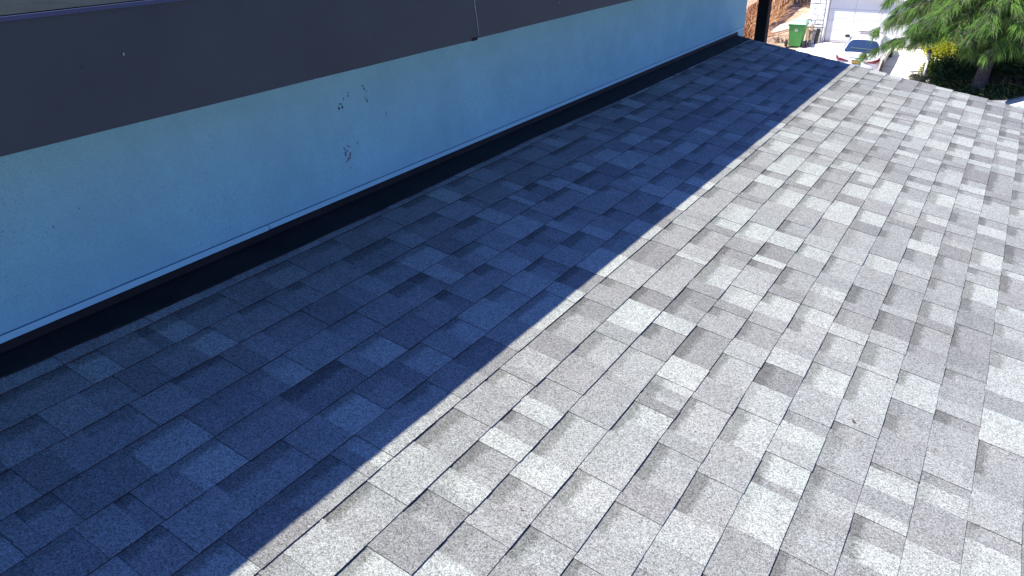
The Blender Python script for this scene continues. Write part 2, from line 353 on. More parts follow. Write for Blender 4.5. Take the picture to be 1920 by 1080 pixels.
TONES = {
 -7: [(2.175, 'M'), (2.416, 'M')],
 -6: [(0.642, 'M'), (0.793, 'M'), (0.866, 'M'), (0.94, 'B'), (1.077, 'M'), (2.261, 'M'), (2.369, 'M'), (3.409, 'L')],
 -5: [(0.582, 'L'), (0.644, 'M'), (0.953, 'D'), (1.12, 'M'), (1.221, 'B'), (1.992, 'D'), (2.099, 'M'), (2.24, 'L'), (3.119, 'D'), (3.463, 'M'), (3.673, 'M')],
 -4: [(0.519, 'M'), (0.606, 'D'), (0.689, 'M'), (0.845, 'M'), (0.958, 'L'), (1.13, 'M'), (1.738, 'M'), (1.875, 'L'), (1.958, 'M'), (2.121, 'B'), (2.245, 'D'), (2.364, 'M'), (2.616, 'B'), (2.87, 'M'), (3.13, 'D'), (3.257, 'B'), (3.393, 'M'), (3.745, 'B'), (4.121, 'B')],
 -3: [(0.42, 'L'), (0.463, 'M'), (0.543, 'M'), (0.684, 'D'), (0.812, 'B'), (0.855, 'B'), (0.987, 'D'), (1.22, 'M'), (1.269, 'B'), (1.843, 'L'), (1.927, 'M'), (1.968, 'D'), (2.091, 'B'), (2.192, 'M'), (2.305, 'L'), (2.366, 'B'), (2.45, 'L'), (2.853, 'M'), (2.905, 'L'), (2.939, 'L'), (3.284, 'B'), (3.459, 'D'), (3.597, 'D'), (3.731, 'B'), (3.972, 'B'), (4.323, 'D')],
 -2: [(0.489, 'D'), (0.599, 'L'), (0.661, 'M'), (0.685, 'M'), (0.737, 'M'), (0.796, 'M'), (0.849, 'B'), (0.884, 'B'), (1.079, 'M'), (2.016, 'L'), (2.193, 'M'), (2.36, 'B'), (2.467, 'M'), (2.671, 'D'), (2.691, 'M'), (2.801, 'B'), (2.832, 'B'), (2.855, 'L'), (2.991, 'M'), (3.198, 'L'), (3.347, 'L'), (3.591, 'B'), (3.878, 'L'), (4.06, 'L'), (4.335, 'B')],
 -1: [(0.527, 'L'), (0.598, 'M'), (0.646, 'M'), (0.737, 'L'), (0.84, 'M'), (0.882, 'M'), (0.898, 'M'), (0.999, 'L'), (1.018, 'M'), (1.111, 'M'), (2.033, 'B'), (2.178, 'L'), (2.216, 'B'), (2.396, 'M'), (2.454, 'D'), (2.631, 'L'), (2.908, 'B'), (2.94, 'M'), (3.228, 'M'), (3.47, 'M'), (3.895, 'M'), (4.115, 'D'), (4.275, 'M')],
 0: [(0.635, 'L'), (0.712, 'L'), (0.789, 'D'), (0.844, 'D'), (0.972, 'M'), (1.115, 'M'), (1.171, 'B'), (1.429, 'L'), (1.585, 'M'), (1.992, 'M'), (2.219, 'B'), (2.36, 'B'), (2.499, 'D'), (2.998, 'B'), (3.179, 'D'), (3.333, 'M'), (3.569, 'B'), (3.847, 'B'), (4.381, 'B')],
 1: [(0.806, 'L'), (0.923, 'L'), (0.989, 'M'), (1.142, 'L'), (1.2, 'M'), (1.216, 'L'), (1.438, 'M'), (1.609, 'M'), (1.662, 'L'), (1.751, 'M'), (1.866, 'L'), (3.597, 'M'), (4.064, 'L'), (4.21, 'M'), (4.884, 'B'), (5.181, 'B')],
 2: [(1.001, 'D'), (1.097, 'M'), (1.147, 'D'), (1.218, 'L'), (1.233, 'B'), (1.328, 'L'), (1.36, 'M'), (1.481, 'B'), (1.521, 'M'), (1.533, 'M'), (1.638, 'B'), (1.653, 'B'), (1.761, 'M'), (1.882, 'M'), (2.058, 'L'), (2.296, 'B'), (3.327, 'M'), (3.539, 'B'), (3.767, 'M'), (4.243, 'B'), (4.447, 'B'), (4.56, 'B'), (4.9, 'M'), (5.27, 'M'), (5.719, 'B')],
 3: [(0.999, 'B'), (1.126, 'M'), (1.206, 'L'), (1.226, 'M'), (1.275, 'L'), (1.343, 'L'), (1.433, 'B'), (1.465, 'B'), (1.555, 'L'), (1.574, 'L'), (1.599, 'L'), (1.679, 'L'), (1.706, 'B'), (1.874, 'M'), (1.886, 'M'), (2.121, 'L'), (4.221, 'M'), (4.317, 'D'), (4.553, 'B'), (5.387, 'M'), (5.574, 'M')],
 4: [(1.171, 'L'), (1.213, 'M'), (1.306, 'L'), (1.469, 'B'), (1.496, 'B'), (1.596, 'L'), (1.641, 'L'), (1.8, 'L'), (1.875, 'B'), (1.972, 'L'), (1.992, 'M'), (2.071, 'B'), (2.109, 'B'), (2.181, 'B'), (2.496, 'M'), (4.388, 'M'), (4.49, 'M'), (4.958, 'B'), (5.082, 'M'), (5.298, 'D'), (5.519, 'B'), (5.535, 'B'), (5.802, 'B'), (6.055, 'B')],
 5: [(1.29, 'L'), (1.37, 'L'), (1.511, 'M'), (1.638, 'L'), (1.688, 'L'), (1.753, 'M'), (1.824, 'M'), (1.922, 'L'), (2.174, 'M'), (2.32, 'L'), (2.533, 'M'), (4.187, 'B'), (4.386, 'D'), (4.6, 'B'), (4.886, 'B'), (4.981, 'M'), (5.115, 'M'), (5.535, 'M'), (5.972, 'M'), (6.139, 'B'), (6.182, 'B'), (6.386, 'L')],
 6: [(1.379, 'L'), (1.474, 'B'), (1.522, 'B'), (1.68, 'L'), (1.838, 'L'), (2.061, 'B'), (2.235, 'B'), (2.412, 'D'), (2.531, 'B'), (2.817, 'L'), (4.225, 'B'), (4.697, 'B'), (5.08, 'D'), (5.208, 'M'), (5.512, 'B'), (5.662, 'L'), (6.224, 'B')],
 7: [(1.535, 'M'), (1.641, 'B'), (1.67, 'B'), (1.827, 'M'), (1.888, 'B'), (2.005, 'L'), (2.082, 'B'), (2.342, 'L'), (2.449, 'B'), (2.879, 'B'), (4.704, 'M'), (4.929, 'B'), (5.111, 'B'), (5.334, 'M'), (5.508, 'B'), (5.645, 'M'), (5.921, 'B'), (6.328, 'M'), (6.344, 'L'), (6.546, 'B'), (7.212, 'B'), (7.382, 'B')],
 8: [(1.589, 'M'), (1.719, 'L'), (1.761, 'M'), (1.866, 'L'), (1.895, 'L'), (1.997, 'M'), (2.081, 'L'), (2.104, 'L'), (2.165, 'M'), (2.407, 'L'), (2.575, 'B'), (2.692, 'B'), (2.896, 'L'), (4.602, 'M'), (4.885, 'B'), (5.281, 'B'), (5.565, 'M'), (5.887, 'B'), (6.18, 'B'), (7.246, 'B')],
 9: [(1.689, 'M'), (1.76, 'B'), (1.846, 'M'), (1.917, 'B'), (1.978, 'M'), (2.091, 'B'), (2.222, 'M'), (2.759, 'B'), (5.177, 'B'), (5.362, 'D'), (5.809, 'B'), (6.171, 'B'), (6.585, 'B'), (7.218, 'B')],
 10: [(1.816, 'B'), (1.855, 'B'), (2.014, 'M'), (2.104, 'B'), (2.154, 'B'), (2.217, 'M'), (2.331, 'L'), (2.38, 'L'), (2.649, 'L'), (2.776, 'M'), (4.963, 'L'), (5.28, 'M'), (5.91, 'M'), (6.232, 'B')],
 11: [(1.936, 'B'), (2.045, 'M'), (2.212, 'L'), (2.273, 'M'), (2.437, 'M'), (2.483, 'M'), (2.67, 'B'), (2.942, 'B'), (3.182, 'B'), (4.968, 'B')],
}
rnd = random.Random(11)
TONE = {'D': .190, 'M': .225, 'L': .255, 'B': .308}
def tab_mesh(u0, u1, k, raised, tone, tones, band, bandw, sd_):
    """one tab of row k; tones = list of (fraction, tone) for printed colour drops inside it"""
    rr = random.Random(sd_)
    v1 = -.951+.143*k; v0 = v1-.143-.022
    n = max(3, min(7, int((u1-u0)/.05)+1))
    t0, t1 = (.0028, .0077) if raised else (.0006, .0060)
    dv = rr.uniform(-.0008, .0008)+(.0005 if raised else -.0005)
    du = rr.uniform(.0003, .0008)
    us = [u0+du+(u1-u0-2*du)*i/n for i in range(n+1)]
    ws = rr.uniform(0, 50)
    vs, tl, uv = [], [], []
    def tn(u):
        f = (u-u0)/(u1-u0); c = tone
        for a, t in tones:
            if f >= a: c = t
        return c
    for i, u in enumerate(us):
        j = noise.noise(Vector((u*9+ws, k*3.1, 0)))*.0009+rr.uniform(-.0004, .0004)+dv
        lift = abs(noise.noise(Vector((u*5, k*1.7, 4))))*.0007
        sag = noise.noise(Vector((u*1.3, k*.5, 9)))*.0006
        vs += [RP(u, v0, t0+sag), RP(u, v1+j, t1+lift+sag), RP(u, v1+j-.0006, -.001), RP(u, v0, -.001)]
    fs, vt = [], []
    for i in range(n):
        a = i*4; b = a+4
        fs.append((a, a+1, b+1, b)); fs.append((a+1, a+2, b+2, b+1))
    a = 0; fs.append((a+3, a+2, a+1, a)); a = n*4; fs.append((a, a+1, a+2, a+3))
    me = bpy.data.meshes.new('shingle'); me.from_pydata([tuple(x) for x in vs], [], fs)
    me.uv_layers.new(name='uv'); me.color_attributes.new('tone', 'FLOAT_COLOR', 'CORNER')
    uvl = me.uv_layers['uv']; ca = me.color_attributes['tone']
    fi = 0
    for p in me.polygons:
        cen = sum((vs[q] for q in p.vertices), Vector())/len(p.vertices)
        tt = tn(cen.y) if p.index < 2*n else tone
        for li in p.loop_indices:
            vi = me.loops[li].vertex_index; q = vi % 4
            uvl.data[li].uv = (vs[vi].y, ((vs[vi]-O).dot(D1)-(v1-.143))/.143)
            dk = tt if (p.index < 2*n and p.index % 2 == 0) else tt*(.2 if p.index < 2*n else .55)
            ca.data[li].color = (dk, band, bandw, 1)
    return me
def visible_px(u, v):
    p = RP(u, v)-Vector((0, 0, ZC)); z = p.dot(fw)
    if z < .1: return None
    return 960+1400.9*p.dot(r2)/z, 540-1400.9*p.dot(u2)/z, z
tabs = []
for k in range(-8, 17):
    known = sorted(JOINTS.get(k, []))
    def fill(a, b):
        out = []; c = a
        while b-c > .25:
            c += rnd.choice((.07, .10, .12, .14, .16, .18, .20, .24))*rnd.uniform(.92, 1.08); out.append(c)
        if b-c > .20 and rnd.random() < .55: out.append((b+c)/2)
        return out
    us = [U0]
    for q in [x for x in known if x < U1-.06]+[U1+rnd.uniform(-.006, .006)]:
        us += fill(us[-1], q); us.append(q)
    raised = rnd.random() < .5
    last = 'M'
    for a, b in zip(us, us[1:]):
        if b-a < .012: continue
        raised = not raised if rnd.random() < .85 else raised
        tl = sorted((u, t) for u, t in TONES.get(k, []) if a <= u < b)
        tones = []
        if tl:
            t = tl[0][1]
            for (ua, ta), (ub, tb) in zip(tl, tl[1:]):
                if ta != tb: tones.append((((ua+ub)/2-a)/(b-a), TONE[tb]*rnd.uniform(.97, 1.03)))
        else:
            t = rnd.choices('DMLB', (.22, .36, .26, .16))[0]
            if t == last == 'B': t = 'M'
            if b-a > .14 and rnd.random() < .4:
                tones.append((rnd.uniform(.3, .7), TONE[rnd.choices('DMLB', (.3, .35, .2, .15))[0]]))
        last = t
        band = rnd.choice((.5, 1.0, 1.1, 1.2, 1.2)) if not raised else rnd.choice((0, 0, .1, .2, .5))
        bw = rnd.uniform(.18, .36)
        tabs.append((a, b, k, raised, TONE[t]*rnd.uniform(.94, 1.06), tones, band, bw, rnd.random()))
def size_px(tb):
    a, b, k = tb[:3]; v = -.951+.143*k
    q = [visible_px(u, vv) for u in (a, b) for vv in (v-.143, v)]
    if any(x is None for x in q): return 0
    cx = sum(x[0] for x in q)/4; cy = sum(x[1] for x in q)/4
    if not (-60 < cx < 1980 and -60 < cy < 1130): return 0
    (x0, y0, _), (x1, y1, _), (x2, y2, _), (x3, y3, _) = q[0], q[1], q[3], q[2]
    return abs((x0*y1-x1*y0)+(x1*y2-x2*y1)+(x2*y3-x3*y2)+(x3*y0-x0*y3))/2
tabs.sort(key=size_px, reverse=True)
rest = []
for i, tb in enumerate(tabs):
    me = tab_mesh(*tb)
    if i < 300:
        me.transform(Matrix.Translation((0, 0, -HZ)))
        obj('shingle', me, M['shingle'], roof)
    else: rest.append(me)
bm = bmesh.new()
for me in rest: bm.from_mesh(me)
bmesh.ops.translate(bm, verts=bm.verts, vec=(0, 0, -HZ))
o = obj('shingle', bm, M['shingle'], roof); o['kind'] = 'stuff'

for (u, v), sz, an, lb in (((2.309, .107), .011, .5, 'tiny brown dry leaf on the sunlit shingles right of centre'), ((1.277, -.566), .006, 1.2, 'tiny dark crumb of bark on the sunlit shingles near the bottom edge')):
    bm = bmesh.new(); p = [bm.verts.new((math.cos(a+an)*sz*(1 if i % 2 else .45), math.sin(a+an)*sz*.45, .002*(i % 3))) for i, a in enumerate([q*math.pi/4 for q in range(8)])]
    bm.faces.new(p); o = obj('dry_leaf', bm, M['brush'], None, RP(u, v, .011)); o.rotation_euler = (0, SL, 0); o['label'] = lb; o['category'] = 'leaf'
# ---- flashing along the wall: upstand and apron
def strip_xz(name, prof, m_, y0, y1, n, wob, seed):
    """ribbon swept along the wall; prof = list of (x, z) from the camera height, wob = wobble of each profile point"""
    bm = bmesh.new(); rows = []
    for i in range(n+1):
        y = y0+(y1-y0)*i/n
        row = []
        pr = prof(y) if callable(prof) else prof
        for q, (x, z) in enumerate(pr):
            wv = noise.noise(Vector((y*7, seed+q*5, 0)))*wob[q]
            row.append(bm.verts.new((x, y, z+wv+ZC)))
        rows.append(row)
    for a, b in zip(rows, rows[1:]):
        for q in range(len(a)-1): bm.faces.new((a[q], b[q], b[q+1], a[q+1]))
    return hpart(name, bm, m_)
def rz(v, h): p = RP(0, v, h); return (p.x, p.z-ZC)
def apron(y):
    P = [(-3, -2.05), (.72, -2.034), (1.23, -2.010), (2.3, -1.996), (3.66, -2.008), (5.16, -1.986), (8, -1.99)]
    for (a, va), (b, vb) in zip(P, P[1:]):
        if a <= y <= b: v = va+(vb-va)*(y-a)/(b-a); break
    v += .013
    return [rz(VT-.012, .013), rz(v, .0115), rz(v+.001, .003)]
strip_xz('flashing', apron, M['flash'], U0, 7.80, 160, (0, .0012, .0012), 3)
strip_xz('flashing_upstand', [(XW+.001, -1.148), (XW+.004, -1.1535), (XW+.007, -1.1545), (XW+.012, -1.195)], M['flash'], U0, 7.84, 260, (0, .0035, .0035, 0), 8)
# stucco edge trim: two lengths with a small step where they meet
bm = bmesh.new(); box(bm, XW+.0005, XW+.0065, U0, 1.815, ZC-1.1505, ZC-1.1285); hpart('wall_trim', bm, M['stucco_trim'])
bm = bmesh.new(); box(bm, XW+.0005, XW+.0035, 1.822, 8.05, ZC-1.1505, ZC-1.1295); hpart('wall_trim', bm, M['stucco_trim'])
strip_xz('wall_groove', [(XW+.0016, -1.1262), (XW+.0018, -1.1284)], M['scuff2'], U0, 8.04, 200, (.0012, .0010), 21)

# chips and scuffs on the stucco
def blot(name, y, z, w_, h_, m_, seed, x=XW+.0012, ang=0):
    rr = random.Random(seed); bm = bmesh.new(); vs = []
    for i in range(11):
        a = i*2*math.pi/11; r = rr.uniform(.55, 1.1); dy, dz = math.cos(a)*w_/2*r, math.sin(a)*h_/2*r
        vs.append(bm.verts.new((x, y+dy*math.cos(ang)-dz*math.sin(ang), z+dy*math.sin(ang)+dz*math.cos(ang)+ZC)))
    f = bm.faces.new(vs); e = bmesh.ops.extrude_face_region(bm, geom=[f])
    bmesh.ops.translate(bm, verts=[v for v in e['geom'] if isinstance(v, bmesh.types.BMVert)], vec=(-.001, 0, 0))
    bmesh.ops.recalc_face_normals(bm, faces=bm.faces)
    return hpart(name, bm, m_)
for i, (y, z, a, b, an) in enumerate([(2.282, -.757, .013, .020, .3), (2.291, -.741, .008, .014, 0), (2.303, -.756, .011, .02, -.2), (2.299, -.742, .005, .012, 0), (2.317, -.722, .004, .022, -.3),
      (2.345, -.703, .007, .007, 0), (2.344, -.716, .008, .014, .3), (2.441, -.691, .022, .007, -.6), (2.447, -.705, .007, .022, .3), (2.461, -.718, .005, .008, 0),
      (2.449, -.746, .008, .008, 0), (2.457, -.760, .009, .022, .3), (2.575, -.840, .003, .034, 0), (2.369, -.930, .004, .02, 0), (2.31, -1.03, .006, .007, 0),
      (2.143, -1.138, .018, .007, 0), (1.03, -.86, .006, .006, 0), (1.12, -.83, .004, .005, 0)]):
    blot('paint_chip', y, z, a*.85, b*.85, M['chip'], i, ang=an)
for i in range(16):
    rr = random.Random(100+i)
    blot('scuff_mark', 2.30+rr.uniform(-.017, .02), -.962+rr.uniform(-.04, .04), rr.uniform(.004, .011), rr.uniform(.006, .02), M['scuff'], 50+i, ang=rr.uniform(-.5, .5))
# soffit, fascia, drip edge, upper roof
FB, FT = -.4575, -.1967
bm = bmesh.new(); box(bm, XW-.9, XF-.02, U0, 8.9, ZC-.445, ZC-.43); hpart('soffit', bm, M['fascia'])
YJ = 2.481
def board(y0, y1, x, zb, zt):
    bm = bmesh.new(); n = 40
    rows = []
    for i in range(n+1):
        y = y0+(y1-y0)*i/n; wv = noise.noise(Vector((y*2.1, 3, 0)))*.0022; wx = noise.noise(Vector((y*.9, 7, 0)))*.003
        rows.append([bm.verts.new((x+a+wx, y, z+ZC+(wv if z == zb else 0))) for a, z in ((-.02, zb), (0, zb), (0, zt), (-.02, zt))])
    for a, b in zip(rows, rows[1:]):
        for q in range(4): bm.faces.new((a[q], b[q], b[(q+1) % 4], a[(q+1) % 4]))
    bm.faces.new(rows[0]); bm.faces.new(rows[-1][::-1])
    return hpart('fascia_board', bm, M['fascia'])
board(U0, YJ-.0015, XF, FB-.001, FT); board(YJ+.0015, 8.92, XF-.0015, FB+.0035, FT)
# dark notch left at the foot of the joint, and the pale streak above it
bm = bmesh.new(); box(bm, XF-.004, XF+.0012, YJ-.040, YJ-.004, ZC+FB-.003, ZC+FB+.009); hpart('joint_notch', bm, M['black'])
bm = bmesh.new(); rr = random.Random(5); pts = []
N_ = 46
L_, R2 = [], []
for i in range(N_+1):
    t = i/N_; z = FT+.004-.18*0-(abs(FT-FB)-.012)*t; y = 2.447+.034*t+.0018*math.sin(t*9)+rr.uniform(-.0006, .0006)
    wd = (.0012+.0014*abs(noise.noise(Vector((t*11, 2, 2)))))*(1-.4*t)
    if .42 < t < .5: wd *= .35
    L_.append(bm.verts.new((XF+.0035, y-wd, z+ZC))); R2.append(bm.verts.new((XF+.0035, y+wd, z+ZC)))
for i in range(N_): bm.faces.new((L_[i], R2[i], R2[i+1], L_[i+1]))
hpart('caulk_streak', bm, M['streak'])
for i, (y, z) in enumerate(((1.033, -.296), (1.616, -.46), (3.119, -.387), (.93, -.31))):
    blot('paint_fleck', y, z, .003, .009, M['streak'] if i < 3 else M['chip'], 70+i, x=XF+.004)
bm = bmesh.new(); box(bm, XF-.05, XF+.006, U0, 8.92, ZC+FT+.001, ZC+FT+.0105); hpart('drip_edge', bm, M['drip'])
bm = bmesh.new()
for q in range(14):                                     # felt laid in lapped rows
    x0 = XF-.002-q*.30; z0 = FT+.013+q*.30*math.tan(SL)
    c = [(x0, z0), (x0-.32, z0+.32*math.tan(SL)-.003), (x0-.32, z0-.01+.32*math.tan(SL)), (x0, z0-.006)]
    a = [bm.verts.new((x, U0, z+ZC)) for x, z in c]; b = [bm.verts.new((x, 8.95, z+ZC)) for x, z in c]
    for i in range(4): bm.faces.new((a[i], a[(i+1) % 4], b[(i+1) % 4], b[i]))
    bm.faces.new(b); bm.faces.new(a[::-1])
bmesh.ops.recalc_face_normals(bm, faces=bm.faces)
hpart('upper_roof', bm, M['felt'])

# dark square post that carries the porch end of the upper eave
pt = thing('porch_post', 'black square post rising just beyond the far end of the shingle roof', 'post', (-2.33, 8.62, ZC-5.0))
bm = bmesh.new(); box(bm, -.058, .058, -.058, .058, .1, 4.553, bev=.006); obj('post_shaft', bm, M['black'], pt)
bm = bmesh.new(); box(bm, -.11, .11, -.11, .11, -.1, .1, bev=.01); obj('post_footing', bm, M['concrete'], pt)

# ------------------------------------------------------------------ garage across the street
gar = thing('garage', 'white garage with flagstone pillar and wide panelled door across the street', 'garage', (-5.8, YG, gz(0, YG)+ZC))
def gp(name, bm, m_, parent=gar):
    if parent is gar: bmesh.ops.translate(bm, verts=bm.verts, vec=-gar.location)
    return obj(name, bm, m_, parent)
ZG = gz(0, YG); DT = -4.40
bm = bmesh.new()
box(bm, -9.33, -8.60, YG, YG+6.5, ZC+ZG-.3, ZC-3.9)              # pier and left side
box(bm, -3.3, 7.0, YG, YG+.25, ZC+ZG-.3, ZC-3.9)
box(bm, -8.4735, -3.3, YG+.001, YG+.25, ZC+DT, ZC-3.9)
gp('wall', bm, M['white'])
bm = bmesh.new(); box(bm, -8.60, -8.4735, YG-.02, YG+.19, ZC+ZG-.02, ZC-3.92, bev=.008); gp('door_frame', bm, M['white'])
# sectional door
dr = bmesh.new(); box(dr, -8.4735, -3.3, YG+.251, YG+.27, ZC+ZG, ZC+DT); dr = gp('garage_door', dr, M['doorgap'])
ph = (DT-ZG)/4
for r_ in range(4):
    for c_ in range(4):
        bm = bmesh.new(); x0 = -8.46+c_*1.29; z0 = ZG+.01+r_*ph
        box(bm, x0+.004, x0+1.286, YG+.205, YG+.249, ZC+z0+.004, ZC+z0+ph-.004, bev=.006)
        box(bm, x0+.09, x0+1.20, YG+.1985, YG+.2045, ZC+z0+.10, ZC+z0+ph-.10, bev=.003)
        bmesh.ops.translate(bm, verts=bm.verts, vec=-gar.location)
        obj('door_panel', bm, M['door'], dr)
# flagstone facing: irregular polygons cut from rows with jittered joints
def flagstones(x0, x1, z0, z1, y, seed):
    rr = random.Random(seed); z = z0; rows = [z0]
    while z < z1-.12: z += rr.uniform(.15, .30); rows.append(min(z, z1))
    xs_rows = []
    for a, b in zip(rows, rows[1:]):
        xs = [x0]; 
        while xs[-1] < x1-.22: xs.append(xs[-1]+rr.uniform(.22, .48))
        xs[-1] = x1; xs_rows.append(xs)
        for p, q in zip(xs, xs[1:]):
            g = .014; n_ = 8; poly = []
            j = lambda s=.035: rr.uniform(-s, s)
            base_ = [(p+g, a+g), ((p+q)/2, a+g+j()), (q-g, a+g), (q-g+ (0 if q == x1 else j(.02)), (a+b)/2), (q-g, b-g), ((p+q)/2, b-g+j(.012)), (p+g, b-g), (p+g+(0 if p == x0 else j(.02)), (a+b)/2)]
            bm = bmesh.new(); d = rr.uniform(.020, .045)
            f1 = [bm.verts.new((x, y-d, z_+ZC)) for x, z_ in base_]; cx = sum(x for x, _ in base_)/8; cz = sum(z_ for _, z_ in base_)/8
            f0 = [bm.verts.new((x, y-.002, z_+ZC)) for x, z_ in base_]
            ctr = bm.verts.new((cx, y-d-.012, cz+ZC))
            for i in range(8):
                bm.faces.new((f1[i], f1[(i+1) % 8], ctr)); bm.faces.new((f0[i], f0[(i+1) % 8], f1[(i+1) % 8], f1[i]))
            bmesh.ops.recalc_face_normals(bm, faces=bm.faces)
            gp('stone', bm, M['stone'])
bm = bmesh.new(); box(bm, -9.40, -8.61, YG-.021, YG-.001, ZC+ZG-.1, ZC-3.92); gp('mortar_bed', bm, M['mortar'])
flagstones(-9.40, -8.61, ZG-.02, -3.93, YG-.022, 4)
# eave with barrel tiles
bm = bmesh.new(); box(bm, -9.75, 7.3, YG-.06, YG+.3, ZC-3.89, ZC-3.72); gp('eave_board', bm, M['white'])
for i in range(62):
    bm = bmesh.new(); x = -9.7+i*.275
    for sg in (0,):
        pts_ = [(x, YG-.11-.02*(i % 3), -3.66+ZC), (x, YG+3.4, -3.66+1.15+ZC)]
        tube(bm, pts_, .125, 8, True)
    gp('roof_tile', bm, M['tile'])
bm = bmesh.new()
a = [bm.verts.new(p) for p in ((-9.75, YG-.1, ZC-3.715), (7.3, YG-.1, ZC-3.715), (7.3, YG+3.4, ZC-2.6), (-9.75, YG+3.4, ZC-2.6), (7.3, YG+6.5, ZC-3.6), (-9.75, YG+6.5, ZC-3.6))]
bm.faces.new(a[:4]); bm.faces.new((a[3], a[2], a[4], a[5])); gp('roof', bm, M['tile'])

# ------------------------------------------------------------------ fence: every board a part
fen = thing('board_fence', 'tall weathered brown board fence running back beside the dirt yard', 'fence', (-12.2, 42, gz(0, 42)+ZC))
fl = fen.location
rr = random.Random(9); y = 41.2; bi = 0
board_me = []
for q in range(6):
    bm = bmesh.new(); box(bm, 0, .022, 0, .135, 0, 1.85+rr.uniform(-.03, .03), bev=.003)
    me = bpy.data.meshes.new('board'); bm.to_mesh(me); bm.free(); me.materials.append(M['fence']); board_me.append(me)
while y < 56:
    x = -12.35+(y-42)*.035
    o = obj('board', rr.choice(board_me), M['fence'], fen, Vector((x+.028*(bi % 2)+rr.uniform(-.004, .004), y, gz(0, y)+ZC))-fl); bi += 1
    o.rotation_euler = (rr.uniform(-.015, .015), rr.uniform(-.012, .012), 0)
    y += .147
for y in (41.3, 43.7, 46.1, 48.5, 50.9, 53.3):
    bm = bmesh.new(); box(bm, .023, .12, 0, .1, -.1, 1.95, bev=.004)
    obj('fence_post', bm, M['fence'], fen, Vector((-12.35+(y-42)*.035, y, gz(0, y)+ZC))-fl)
for h in (.35, 1.5):
    bm = bmesh.new()
    a, b = Vector((-12.35-.8*.035+.024, 41.2, gz(0, 41.2)+h+ZC)), Vector((-12.35+14*.035+.024, 56, gz(0, 56)+h+ZC))
    for p in (a, b): pass
    vs = [bm.verts.new(p+Vector((dx, 0, dz))-fl) for p in (a, b) for dx, dz in ((0, 0), (.04, 0), (.04, .09), (0, .09))]
    for f in ((0, 1, 5, 4), (1, 2, 6, 5), (2, 3, 7, 6), (3, 0, 4, 7), (0, 3, 2, 1), (4, 5, 6, 7)): bm.faces.new([vs[i] for i in f])
    obj('rail', bm, M['fence'], fen)

# dry vines and brush
def twigs(name, label, cat, base, w_, d_, h_, n, rad, m_, seed, lean=(0, 0)):
    rr = random.Random(seed); bm = bmesh.new()
    for i in range(n):
        p = Vector((rr.uniform(-w_/2, w_/2), rr.uniform(-d_/2, d_/2), 0)); a = rr.uniform(0, 6.28)
        d = Vector((math.cos(a)*.4+lean[0], math.sin(a)*.4+lean[1], 1)).normalized(); pts = [p.copy()]; ln = h_*rr.uniform(.5, 1.1)/6
        for s in range(6):
            d = (d+Vector((rr.uniform(-.45, .45), rr.uniform(-.45, .45), rr.uniform(-.25, .12)))).normalized(); p = p+d*ln; pts.append(p.copy())
            if s > 1:
                q = p.copy(); e = (d+Vector((rr.uniform(-1, 1), rr.uniform(-1, 1), rr.uniform(-.5, .6)))).normalized()
                tube(bm, [q, q+e*ln*1.2, q+e*ln*2.1+Vector((0, 0, rr.uniform(-.1, .1)))], [rad*.5, rad*.4, rad*.2], 3, False)
        tube(bm, pts, [rad*(1-.12*j) for j in range(7)], 4, False)
    o = obj(name, bm, m_, None, base); o['label'] = label; o['category'] = cat
    return o
def G(x, y, dz=0): return Vector((x, y, gz(x, y)+ZC+dz))
twigs('dry_vine', 'tangle of dry orange-brown vine stems against the fence left of the black post', 'vine', G(-11.95, 42.7), .6, 2.4, 2.1, 95, .022, M['twig'], 3)
twigs('dry_vine', 'bare tan vine stems on the fence right of the black post', 'vine', G(-12.0, 46.4), .4, 1.9, 1.5, 34, .018, M['twig'], 4)
twigs('dead_bush', 'dark dead brush heaped in the shade at the far end of the yard', 'bush', G(-10.9, 50.9), 1.1, 2.2, .9, 130, .026, M['brush'], 5)
twigs('dead_bush', 'small dead twiggy bush beside the green bin', 'bush', G(-10.35, 42.9), .8, .3, .42, 30, .018, M['brush'], 6)

# rocks
def rock(name, label, loc, s, m_, seed, flat=.7):
    bm = bmesh.new(); bmesh.ops.create_icosphere(bm, subdivisions=3, radius=1)
    for v in bm.verts:
        n_ = noise.noise(v.co*1.3+Vector((seed*7.1, 0, 0)))*.45+noise.noise(v.co*3.5+Vector((0, seed*3, 0)))*.14
        v.co *= 1+n_; v.co.x *= s[0]; v.co.y *= s[1]; v.co.z *= s[2]
    o = obj(name, bm, m_, None, loc); smooth(o); o['label'] = label; o['category'] = 'rock'; return o
rock('rock', 'rounded tan boulder right beside the black post, dark on its lower side', G(-11.95, 46.2, .12), (.30, .3, .33), M['rock'], 1)
rock('rock', 'largest pale boulder in the sunlit yard left of the flagstone pillar', G(-10.25, 47.9, .05), (.5, .7, .30), M['rockw'], 2)
rock('rock', 'pale rock in the yard farthest back, nearest the dark brush', G(-10.0, 49.6, .08), (.35, .4, .34), M['rockw'], 3)
rock('rock', 'low white stone lying closest to the flagstone pillar', G(-9.85, 46.1, .03), (.26, .35, .15), M['rockw'], 4)

